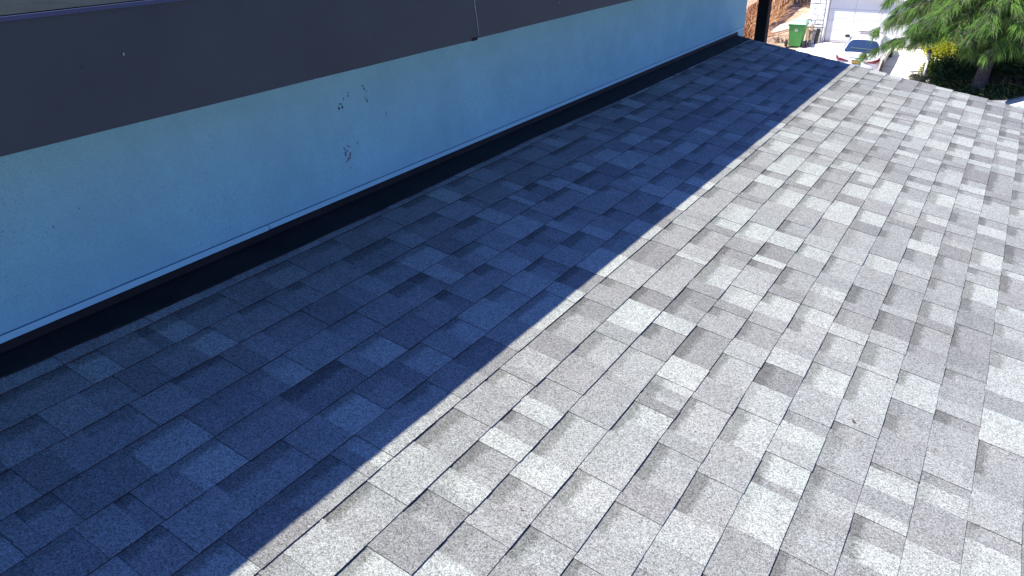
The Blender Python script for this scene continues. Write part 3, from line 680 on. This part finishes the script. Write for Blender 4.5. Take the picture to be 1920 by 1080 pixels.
# ------------------------------------------------------------------ green bin
bl = G(-9.62, 42.5); S = 1.17
bn = thing('wheeled_bin', 'green wheeled refuse bin with pale lid standing at the left edge of the driveway', 'bin', bl, (0, 0, R_(4)))
def taper(bm, w0, d0, w1, d1, z0, z1, y_=0, bev=.02):
    v = []
    for w_, d_, z in ((w0, d0, z0), (w1, d1, z1)):
        v += [bm.verts.new((x*w_/2*S, (y_+yy*d_/2)*S, z*S)) for x, yy in ((-1, -1), (1, -1), (1, 1), (-1, 1))]
    for f in ((3, 2, 1, 0), (4, 5, 6, 7), (0, 1, 5, 4), (1, 2, 6, 5), (2, 3, 7, 6), (3, 0, 4, 7)): bm.faces.new([v[i] for i in f])
    bmesh.ops.bevel(bm, geom=bm.edges[:], offset=bev, segments=2, affect='EDGES')
bm = bmesh.new(); taper(bm, .50, .56, .68, .78, .03, .96); obj('body', bm, M['bin'], bn)
bm = bmesh.new(); taper(bm, .74, .82, .73, .81, .90, .97, bev=.012); obj('rim', bm, M['bin'], bn)
bm = bmesh.new()
taper(bm, .80, .90, .66, .70, .975, 1.09, bev=.02); o = obj('lid', bm, M['binlid'], bn)
bm = bmesh.new(); tube(bm, [(.12*S, .47*S, .99*S), (.2*S, .53*S, 1.06*S), (.42*S, .53*S, 1.09*S), (.46*S, .5*S, 1.02*S)], .022*S, 8); obj('handle', bm, M['rubber'], bn)
for s in (-1, 1):
    bm = bmesh.new(); tube(bm, [(s*.26*S, .32*S, .145*S), (s*.345*S, .32*S, .145*S)], .145*S, 20); wv = obj('wheel', bm, M['rubber'], bn)
    bm = bmesh.new(); tube(bm, [(s*.262*S-.02*s, .32*S, .145*S), (s*.352*S, .32*S, .145*S)], .08*S, 14); obj('hub', bm, M['rim'], wv)
wl = [c for c in bn.children if c.name.startswith('wheel')]
for wv in wl: wv.location.y = -.56*S; wv.location.x = .07*S*(1 if wv.name == wl[1].name else -1); 
bm = bmesh.new()                                        # three-arrow recycling mark
for a in range(3):
    an = R_(90+120*a); cx, cz = math.cos(an)*.045, math.sin(an)*.045
    t_ = Vector((-math.sin(an), 0, math.cos(an))); r__ = Vector((math.cos(an), 0, math.sin(an)))
    c = Vector((cx, 0, cz)); pp = [c-t_*.045-r__*.013, c+t_*.01-r__*.013, c+t_*.01-r__*.026, c+t_*.045, c+t_*.01+r__*.026, c+t_*.01+r__*.013, c-t_*.045+r__*.013]
    bm.faces.new([bm.verts.new((p.x*S, (-.287-.108*(.74+p.z))*S-.012+.0, (.74+p.z)*S)) for p in pp])
obj('recycling_mark', bm, M['print'], bn)

# iron frame, planks and a dark upright roll by the pillar
fr = thing('iron_gate_frame', 'thin dark iron frame leaning in front of the flagstone pillar', 'frame', G(-8.9, 43.05))
bm = bmesh.new(); f0 = Vector(fr.location)
A_, B_, C_, D_ = [Vector(p) for p in ((-.50, .0, .84), (.50, .0, .86), (.49, 0, .02), (-.5, 0, .02))]
for a, b in ((A_, B_), (B_, C_), (C_, D_), (D_, A_)): tube(bm, [a, b], .014, 6)
obj('frame', bm, M['iron'], fr)
for t in (.28, .62):
    bm = bmesh.new(); tube(bm, [D_.lerp(C_, t), A_.lerp(B_, t)], .008, 5); obj('bar', bm, M['iron'], fr)
ro = thing('upright_roll', 'dark upright roll standing inside the iron frame', 'mat', G(-8.78, 43.22), (R_(-4), R_(4), 0))  # spiral sheet standing in for a tall dark shape
bm = bmesh.new(); pts = []
vs0, vs1 = [], []
for i in range(60):
    a = i*.42; r = .045+.0011*i; vs0.append(bm.verts.new((r*math.cos(a), r*math.sin(a), .0))); vs1.append(bm.verts.new((r*math.cos(a)*1.05, r*math.sin(a), .74)))
for i in range(59): bm.faces.new((vs0[i], vs0[i+1], vs1[i+1], vs1[i]))
obj('roll', bm, M['iron'], ro)
for i, (x, hgt, lbl) in enumerate(((-9.28, .80, 'old wooden plank leaning right behind the green bin'), (-9.12, .88, 'wider old plank leaning between the bin and the dark roll'))):
    bm = bmesh.new(); box(bm, -.06-.02*i, .06+.02*i, 0, .025, 0, hgt, bev=.004)
    o = obj('wooden_plank', bm, M['plank'], None, G(x, 43.28)); o.rotation_euler = (R_(-5), R_(-2+5*i), 0); o['label'] = lbl; o['category'] = 'plank'
twigs('debris_pile', 'low dark pile of dead twigs between the bin and the iron frame', 'debris', G(-9.12, 42.55), .55, .4, .16, 34, .018, M['brush'], 17)

# ------------------------------------------------------------------ cars
def loft_car(name, label, loc, rot, paint, rear_glass=True):
    c = thing(name, label, 'car', loc, rot)
    # stations along y (rear axle = 0): sill z, belt z, top z at centre, roof half width, belt half width, max half width
    ST = [(-.99, .42, .80, .83, .50, .66, .70), (-.93, .30, .95, .99, .62, .76, .82), (-.80, .24, 1.00, 1.075, .64, .80, .89), (-.55, .20, 1.01, 1.095, .63, .83, .92), (-.42, .20, 1.01, 1.12, .62, .84, .925),
          (-.05, .20, 1.00, 1.27, .585, .845, .925), (.35, .20, .99, 1.385, .56, .85, .92), (.9, .20, .98, 1.435, .57, .85, .915), (1.45, .20, .97, 1.435, .57, .85, .91), (1.75, .20, .965, 1.385, .565, .85, .91),
          (2.15, .20, .955, 1.20, .60, .845, .91), (2.55, .20, .945, 1.02, .66, .83, .915), (2.9, .20, .90, .965, .64, .81, .92), (3.3, .22, .84, .905, .58, .77, .90), (3.6, .25, .74, .80, .48, .70, .84), (3.76, .36, .62, .66, .34, .55, .66)]
    def ring(s):
        y, zs, zb, zt, wr, wb, wm = s
        zm = zs+(zb-zs)*.62
        return [(0, zt), (wr*.55, zt-.012), (wr*.90, zt-.04), (wr+(wb-wr)*.10, zt-.075 if zt-zb > .2 else zt-.05), (wb-.01, zb+.012), (wb+.012, zb-.012), (wm, zm+.03), (wm-.01, zm-.06), (wm-.02, zs+.16), (wm-.05, zs+.02), (wm-.12, zs), (0, zs)]
    bm = bmesh.new(); rows = []
    for s in ST:
        rg = ring(s); row = [bm.verts.new((x, s[0], z)) for x, z in rg]
        row += [bm.verts.new((-x, s[0], z)) for x, z in rg[-2:0:-1]]
        rows.append(row)
    n_ = len(rows[0])
    for a, b in zip(rows, rows[1:]):
        for k in range(n_):
            f = bm.faces.new((a[k], b[k], b[(k+1) % n_], a[(k+1) % n_])); f.smooth = True
    bm.faces.new(rows[0]); bm.faces.new(rows[-1][::-1])
    cr = bm.edges.layers.float.new('crease_edge')
    for row in rows:
        pass
    for a, b in zip(rows, rows[1:]):
        for k in (5, n_-5):
            e = bm.edges.get((a[k], b[k]))
            if e: e[cr] = .55
    bmesh.ops.recalc_face_normals(bm, faces=bm.faces)
    body = obj('body', bm, paint, c); md = body.modifiers.new('sub', 'SUBSURF'); md.levels = md.render_levels = 2
    def stn(y):
        for a, b in zip(ST, ST[1:]):
            if a[0] <= y <= b[0]:
                t = (y-a[0])/(b[0]-a[0]); return [p+(q-p)*t for p, q in zip(a, b)]
        return ST[-1]
    def surf(y, f, side=1):                             # f 0 centre .. 1 roof edge
        s = stn(y); rg = ring(s); L_ = [0]
        for i in range(1, 4): L_.append(L_[-1]+math.dist(rg[i-1], rg[i]))
        for i in range(4, 5): L_.append(L_[-1]+math.dist(rg[i-1], rg[i]))
        d = f*L_[3]
        for i in range(1, 5):
            if d <= L_[i]+1e-9:
                t = (d-L_[i-1])/(L_[i]-L_[i-1]); x = rg[i-1][0]+(rg[i][0]-rg[i-1][0])*t; z = rg[i-1][1]+(rg[i][1]-rg[i-1][1])*t; return Vector((x*side, y, z))
    def patch_top(nm, ya, yb, fa, fb, m_, off=.008, ny=8, nf=10, par=c, corner=.25):
        bm = bmesh.new(); g = []
        for j in range(ny+1):
            t = j/ny; y = ya+(yb-ya)*t; f = fa+(fb-fa)*t; row = []
            for i in range(-nf, nf+1):
                u = i/nf; e = corner*(abs(2*t-1)**6)*.35*abs(u)**1
                p = surf(y, abs(u)*f*(1-e*.6), 1 if u >= 0 else -1); p.z += off; p.y += off*.0; row.append(bm.verts.new(p))
            g.append(row)
        for a, b in zip(g, g[1:]):
            for i in range(2*nf): f_ = bm.faces.new((a[i], a[i+1], b[i+1], b[i])); f_.smooth = True
        return obj(nm, bm, m_, par)
    rw = patch_top('rear_window', -.50, .38, 1.06, 1.0, M['glass'], corner=.9)
    patch_top('sunroof', 1.05, 1.52, .66, .62, M['sunroof'])
    patch_top('windscreen', 1.68, 2.50, .90, .95, M['glass'])
    bm = bmesh.new(); box(bm, -.42, .42, -.33, -.30, 1.155, 1.21, bev=.01); o = obj('parcel_shelf', bm, M['interior'], rw)
    o.location = (0, .02, .012); o.rotation_euler = (0, 0, 0)
    # side windows between belt and roof edge
    def side_pt(y, t, s_):
        s = stn(y); rg = ring(s); a, b = Vector((rg[4][0], rg[4][1]+.012)), Vector((rg[3][0], rg[3][1]-.005)); p = a.lerp(b, t); return Vector(((p.x+.010)*s_, y, p.y+.004))
    for s_ in (-1, 1):
        for ya, yb, ta, tb in ((-.02, .48, .16, .94), (.54, 1.32, .94, .97), (1.38, 2.25, .97, .30)):
            bm = bmesh.new(); lo, hi = [], []
            for j in range(9):
                t = j/8; y = ya+(yb-ya)*t; tt = ta+(tb-ta)*(t**.7 if ta < tb else t**1.8)
                lo.append(bm.verts.new(side_pt(y, .05, s_))); hi.append(bm.verts.new(side_pt(y, tt, s_)))
            for j in range(8): f_ = bm.faces.new((lo[j], lo[j+1], hi[j+1], hi[j]) if s_ > 0 else (hi[j], hi[j+1], lo[j+1], lo[j])); f_.smooth = True
            obj('side_window', bm, M['glass2'], c)
        # door with shut lines and handles
        for ya, yb in ((.30, 1.33), (1.35, 2.38)):
            bm = bmesh.new()
            for ya_ in (ya, yb):
                pts_ = []
                for z in (.93, .80, .66, .50, .34):
                    s = stn(ya_); rg = ring(s)
                    x = [rg[i][0]+(rg[i+1][0]-rg[i][0])*((z-rg[i][1])/(rg[i+1][1]-rg[i][1])) for i in range(4, 9) if (rg[i][1]-z)*(rg[i+1][1]-z) <= 0 and rg[i][1] != rg[i+1][1]]
                    pts_.append((((x[0] if x else s[6]))*s_-.004*s_, ya_, z))
                tube(bm, pts_, .006, 4)
            dline = obj('door', bm, M['trimblk'], c)
            bm = bmesh.new(); tube(bm, [((stn(ya+.08)[6]-.005)*s_, ya+.07, .80), ((stn(ya+.08)[6]+.015)*s_, ya+.12, .805), ((stn(ya+.08)[6]-.005)*s_, ya+.25, .80)], .012, 6)
            obj('door_handle', bm, paint, dline)
        # wheels
        for wy in (0, 2.856):
            bm = bmesh.new(); tube(bm, [(s_*.70, wy, .335), (s_*.905, wy, .335), (s_*.93, wy, .335)], [.335, .335, .315], 32); t_ = obj('wheel', bm, M['rubber'], c)
            bm = bmesh.new(); tube(bm, [(s_*.90, wy, .335), (s_*.934, wy, .335)], .235, 24); r_ = obj('rim', bm, M['trimblk'], t_)
            bm = bmesh.new()
            for k in range(5):
                a = k*2*math.pi/5; 
                for dd in (-.07, .07): tube(bm, [(s_*.937, wy, .335), (s_*.942, wy+math.cos(a+dd*2)*.22, .335+math.sin(a+dd*2)*.22)], .014, 4)
            obj('spoke', bm, M['rim'], t_)
            bm = bmesh.new(); ps = [(s_*.915, wy+math.cos(a)*.375, .335+math.sin(a)*.375) for a in [math.pi*(q-1)/18 for q in range(21)]]
            tube(bm, ps, .028, 6); obj('wheel_arch', bm, M['trimblk'], c)
        # mirrors
        bm = bmesh.new(); tube(bm, [(s_*.86, 2.0, .97), (s_*.93, 1.99, 1.0)], .02, 6)
        mi = obj('mirror', bm, M['trimblk'], c)
        bm = bmesh.new(); bmesh.ops.create_uvsphere(bm, u_segments=14, v_segments=8, radius=1)
        for v in bm.verts: v.co = Vector((s_*1.0+v.co.x*.115, 1.99+v.co.y*.055, 1.035+v.co.z*.075))
        smooth(obj('mirror_shell', bm, M['trimblk'], mi))
        # tail light wrapping the corner, a tapering wedge
        bm = bmesh.new(); up_, lo_ = [], []
        for j in range(13):
            t = j/12
            x = .33+(.885-.33)*t; yb_ = -.985+.03*t+.23*max(0, (t-.62)/.38)**1.8
            zc = .85+.045*t; hh = .014+.085*t
            up_.append(bm.verts.new((s_*x, yb_-.012, zc+hh))); lo_.append(bm.verts.new((s_*x, yb_-.035, zc-hh*.9)))
        for j in range(12): f_ = bm.faces.new((lo_[j], lo_[j+1], up_[j+1], up_[j])); f_.smooth = True; f_.material_index = 1 if j < 4 else 0
        e = bmesh.ops.extrude_face_region(bm, geom=bm.faces[:]); bmesh.ops.translate(bm, verts=[v for v in e['geom'] if isinstance(v, bmesh.types.BMVert)], vec=(-s_*.03, .07, 0))
        bmesh.ops.recalc_face_normals(bm, faces=bm.faces)
        obj('tail_light', bm, [M['lamp_red'], M['lamp_dark']], c)
        bm = bmesh.new(); box(bm, s_*.70-.03, s_*.70+.03, -1.03, -.97, .44, .60, bev=.01); obj('rear_vent', bm, M['trimblk'], c)
        bm = bmesh.new(); tube(bm, [(s_*.55, 3.60, .66), (s_*.74, 3.46, .69)], [.05, .06], 8); obj('headlight', bm, M['lampglass'], c)
    # bumper, deck lip, plate, badge
    bm = bmesh.new(); vs = []
    P_ = [(-.88, -.80), (-.78, -.96), (-.45, -1.05), (0, -1.08), (.45, -1.05), (.78, -.96), (.88, -.80)]
    rws = [[bm.verts.new((x*k_, y_+dy, z)) for x, y_ in P_] for z, dy, k_ in ((.80, .06, .98), (.74, 0, 1.0), (.60, -.01, 1.02), (.42, .02, 1.0), (.28, .10, .96))]
    for a, b in zip(rws, rws[1:]):
        for i in range(6): f_ = bm.faces.new((a[i], b[i], b[i+1], a[i+1])); f_.smooth = True
    o = obj('bumper', bm, paint, c); md = o.modifiers.new('sub', 'SUBSURF'); md.levels = md.render_levels = 2
    bm = bmesh.new(); tube(bm, [(x, y_+.02, z) for x, y_, z in ((-.72, -.86, 1.045), (-.4, -.93, 1.07), (0, -.955, 1.078), (.4, -.93, 1.07), (.72, -.86, 1.045))], [.008, .02, .022, .02, .008], 8); obj('boot_lip', bm, paint, c)
    bm = bmesh.new(); box(bm, -.165, .165, -1.105, -1.085, .765, .925, bev=.006); pl = obj('number_plate', bm, M['plate'], c); pl.rotation_euler = (R_(-8), 0, 0); pl.location = (0, -.10+.0, -.14)
    bm = bmesh.new(); rr = random.Random(3)
    for k in range(7):
        x = -.135+k*.040; box(bm, x, x+.026, -1.1085, -1.1055, .80, .885)
    obj('plate_characters', bm, M['platey'], pl)
    bm = bmesh.new()
    ps = [(math.cos(a)*.043, -.985+.0, .975+math.sin(a)*.043) for a in [2*math.pi*q/20 for q in range(21)]]
    tube(bm, ps, .009, 5); obj('badge', bm, M['trimblk'], c)
    return c
def slope_rot(y): return (math.atan(.14) if 36 < y < 62 else 0)
c1 = loft_car('parked_car', 'white fastback car parked nose-in on the sunlit driveway before the garage door', Vector((-5.82, 39.0, gz(0, 39.0)+ZC+.01)), (slope_rot(39), R_(1.2), R_(0.5)), M['paint'])
c2 = loft_car('parked_car', 'silver-white car on the street, only its roof showing at the right edge', Vector((2.75, 32.6, gz(0, 31)+ZC+.004)), (0, 0, R_(84)), M['paint2'])

c1.scale = (1.07, 1.05, 1.06)
# ------------------------------------------------------------------ lamp post
lp = thing('lamp_post', 'thin white garden lamp post with small lantern between driveway and shrubs', 'lamp post', G(-3.0, 38.64))
bm = bmesh.new(); tube(bm, [(0, 0, -.1), (.01, 0, 1.08)], [.062, .055], 12); obj('pole', bm, M['lampw'], lp)
bm = bmesh.new(); tube(bm, [(0.01, 0, 1.08), (.01, 0, 1.12)], .085, 8); obj('collar', bm, M['lampw'], lp)
bm = bmesh.new(); tube(bm, [(.01, 0, 1.12), (.01, 0, 1.32)], [.07, .10], 6); obj('lantern_glass', bm, M['lampglass'], lp)
bm = bmesh.new(); tube(bm, [(.01, 0, 1.32), (.01, 0, 1.34), (.01, 0, 1.46)], [.13, .13, .02], 6); obj('lantern_cap', bm, M['brush'], lp)

# ------------------------------------------------------------------ shrubs
def leaves(bm, pts, size, rr, aspect=.55):
    for p in pts:
        s = size*rr.uniform(.6, 1.3)
        d = Vector((rr.gauss(0, 1), rr.gauss(0, 1), rr.gauss(0, 1)*.6+.2)).normalized(); q = d.cross(Vector((rr.gauss(0, 1), rr.gauss(0, 1), rr.gauss(0, 1)))).normalized()
        a, b = p+d*s, p-d*s; m1 = p+q*s*aspect+d*s*.1; m2 = p-q*s*aspect+d*s*.1
        bm.faces.new([bm.verts.new(x) for x in (b, m2, a, m1)])
def shrub(name, label, cat, base, rx, ry, rzv, n, size, m_, seed, stems=True, kind=None):
    rr = random.Random(seed); t = thing(name, label, cat, base)
    bm = bmesh.new(); pts = []
    lob = [(Vector((rr.uniform(-.55, .55)*rx, rr.uniform(-.55, .55)*ry, rr.uniform(.35, .8)*rzv)), rr.uniform(.35, .6)) for _ in range(11)]
    while len(pts) < n:
        c, r = rr.choice(lob); d = Vector((rr.gauss(0, 1), rr.gauss(0, 1), rr.gauss(0, 1))).normalized()*r*rr.uniform(.55, 1.08)
        p = c+Vector((d.x*rx, d.y*ry, d.z*rzv*.9))
        if p.z > 0: pts.append(p)
    leaves(bm, pts, size, rr); obj('foliage', bm, m_, t)
    bm = bmesh.new()
    for i in range(9):
        c, r = lob[i]; tube(bm, [(c.x*.15, c.y*.15, -.05), c*.55, c*.98], [.03, .02, .006], 5)
    obj('stem', bm, M['bark'], t)
    return t
shrub('shrub', 'bright yellow-green shrub catching the sun just left of the tree trunk', 'shrub', G(-2.35, 41.0), 1.45, .9, 1.5, 6200, .055, M['leafy'], 1)
shrub('shrub', 'small yellow-green shrub right behind the white lamp post', 'shrub', G(-2.85, 39.3), .55, .45, .75, 1500, .05, M['leafy'], 2)
shrub('shrub', 'low grey-green shrub at the driveway edge left of the lamp post', 'shrub', G(-3.25, 38.5), .5, .5, .38, 900, .05, M['leafg'], 3)
shrub('shrub', 'dark green shrub between the lamp post and the tree trunk', 'shrub', G(-1.95, 38.95), 1.1, .7, .95, 4200, .06, M['leafd'], 4)
shrub('shrub', 'tall dark green shrub directly behind the tree trunk', 'shrub', G(-.5, 40.6), 1.7, 1.1, 1.55, 6000, .07, M['leafd'], 5)
shrub('shrub', 'large dark green shrub right of the tree trunk', 'shrub', G(1.0, 39.2), 1.5, 1.0, 1.75, 7500, .07, M['leafd'], 6)
shrub('shrub', 'dark green shrub partly outside the right edge of the view', 'shrub', G(3.4, 39.3), 1.6, 1.2, 1.8, 6000, .08, M['leafd'], 7)
shrub('shrub', 'yellow-green shrub high behind the pine at the right edge', 'shrub', G(.4, 43.6), 1.1, .6, 2.1, 2600, .07, M['leafy'], 8)
# ground cover in front of the shrubs
bm = bmesh.new(); rr = random.Random(21)
pts = [Vector((x, y, gz(x, y)+ZC+rr.uniform(.0, .42)*(.4+.6*rr.random()))) for x, y in ((rr.uniform(-2.7, 4.5), rr.uniform(36.2, 38.9)) for _ in range(15000))]
leaves(bm, pts[:10500], .05, rr); o = obj('ground_cover', bm, M['leafd']); o['kind'] = 'stuff'; o['label'] = 'dark green ground cover in front of the shrubs'
bm = bmesh.new(); leaves(bm, pts[10500:], .045, rr); o = obj('ground_cover', bm, M['leafo']); o['kind'] = 'stuff'; o['label'] = 'orange and yellow ground cover leaves'
bed = sheet('planting_bed', -2.72, 9, 36.1, 43.4, 24, 20, .0, M['brush'])

# ------------------------------------------------------------------ the drooping pine
TB = Vector((-.79, 38.1, gz(0, 38.1)))
pine = thing('pine_tree', 'large feathery drooping pine hanging over the driveway and shrubs', 'tree', (TB.x, TB.y, TB.z+ZC))
spine = [Vector((0, 0, -.1)), Vector((.0, 0, .25)), Vector((.08, 0, 1.2)), Vector((.16, 0, 2.2)), Vector((.1, -.05, 3.6)), Vector((-.15, -.1, 5.4)), Vector((-.2, 0, 7.4)), Vector((-.1, 0, 9.4))]
bm = bmesh.new(); tube(bm, spine, [.36, .29, .25, .23, .2, .15, .10, .03], 14)
for v in bm.verts: v.co += Vector((noise.noise(v.co*3), noise.noise(v.co*3+Vector((9, 0, 0))), 0))*.045
obj('trunk', bm, M['bark'], pine)
def on_spine(z):
    for a, b in zip(spine, spine[1:]):
        if a.z <= z <= b.z: return a.lerp(b, (z-a.z)/(b.z-a.z))
    return spine[-1]
rr = random.Random(77)
def L(x, y, z): return Vector((x, y, z))-TB
tips = [L(-5.15, 36.3, -5.75), L(-4.85, 36.2, -4.72), L(-3.8, 36.0, -5.05), L(-3.25, 35.9, -5.1), L(-2.7, 36.2, -4.75), L(-4.3, 36.4, -4.2), L(-3.4, 35.6, -4.4),
        L(-2.0, 35.6, -4.6), L(-1.3, 35.2, -4.6), L(-1.4, 36.2, -5.2), L(-.6, 35.6, -5.15), L(-.1, 35.9, -4.9), L(.6, 36, -5.0), L(1.4, 36, -5.2), L(.2, 35.2, -4.3), L(-.9, 34.9, -4.1), L(-2.6, 35.0, -4.0), L(-4.6, 36.6, -3.5),
        L(-3.0, 37.5, -4.8), L(2.4, 36.6, -4.9), L(3.2, 38, -4.7), L(1.2, 35.0, -4.0), L(-1.0, 37.4, -5.35), L(.4, 37.3, -5.1)]
for i in range(40):
    a = rr.uniform(0, 6.28); z = rr.uniform(2.6, 9.5); rad = (9.9-z)*.52+.5
    tips.append(Vector((math.cos(a)*rad*rr.uniform(.7, 1), math.sin(a)*rad*rr.uniform(.7, 1), z)))
for i in range(26):
    a = rr.uniform(.0, 3.4); tips.append(Vector((math.cos(a)*rr.uniform(2.0, 4.3), math.sin(a)*rr.uniform(1, 4), rr.uniform(2.3, 4.2))))
sprays = []
for i, tip in enumerate(tips):
    hz_ = min(8.8, max(2.5, tip.z+rr.uniform(.6, 1.7))); a = on_spine(hz_-.2)
    mid = a.lerp(tip, .5)+Vector((0, 0, .55+.1*(tip-a).length)); pts_ = []
    for k in range(11):
        t = k/10; pts_.append(a*(1-t)**2+mid*2*t*(1-t)+tip*t*t)
    for k in range(1, 10): pts_[k] += Vector((rr.uniform(-.06, .06), rr.uniform(-.06, .06), rr.uniform(-.04, .04)))
    bm = bmesh.new(); tube(bm, pts_, [max(.008, .06*(1-k/10.5)) for k in range(11)], 5, False)
    # side twigs
    for k in range(2, 11):
        for s in range(5 if i < 24 else 3):
            d = (pts_[min(k+1, 10)]-pts_[k-1]).normalized(); sd_ = d.cross(Vector((0, 0, 1))).normalized()*rr.choice((-1, 1))
            ln = rr.uniform(.25, .75)*(1.1-.05*k)
            e = (d*.8+sd_*rr.uniform(.3, 1)+Vector((0, 0, rr.uniform(-.45, .05)))).normalized(); p = pts_[k]
            q1 = p+e*ln*.5; q2 = p+e*ln+Vector((0, 0, -.18*ln)); tube(bm, [p, q1, q2], [.01, .006, .003], 3, False)
            for f in (.35, .6, .85, 1.0): sprays.append((p.lerp(q2, f), e))
    obj('branch', bm, M['bark'], pine)
def needles(sel, m_, wd):
    vs, fs = [], []
    for p, e in sel:
        for k in range(9):
            d = (e*.9+Vector((rr.gauss(0, .42), rr.gauss(0, .42), rr.gauss(0, .3)-.25))).normalized(); ln = rr.uniform(.20, .48)
            s = d.cross(Vector((rr.gauss(0, 1), rr.gauss(0, 1), rr.gauss(0, 1)))).normalized()*wd
            q = p+Vector((rr.uniform(-.06, .06), rr.uniform(-.06, .06), rr.uniform(-.05, .05)))
            m1 = q+d*ln*.55; t_ = q+d*ln+Vector((0, 0, -ln*.30)); i0 = len(vs)
            vs.extend([tuple(q-s*.6), tuple(q+s*.6), tuple(m1+s), tuple(m1-s), tuple(t_)]); fs.extend([(i0, i0+1, i0+2, i0+3), (i0+3, i0+2, i0+4)])
    obj('foliage', mesh_quads('foliage', vs, fs), m_, pine)
rr.shuffle(sprays); cut = int(len(sprays)*.68)
needles(sprays[:cut], M['needle'], .0085); needles(sprays[cut:], M['needle2'], .009)
print('tabs', len(tabs), 'sprays', len(sprays))
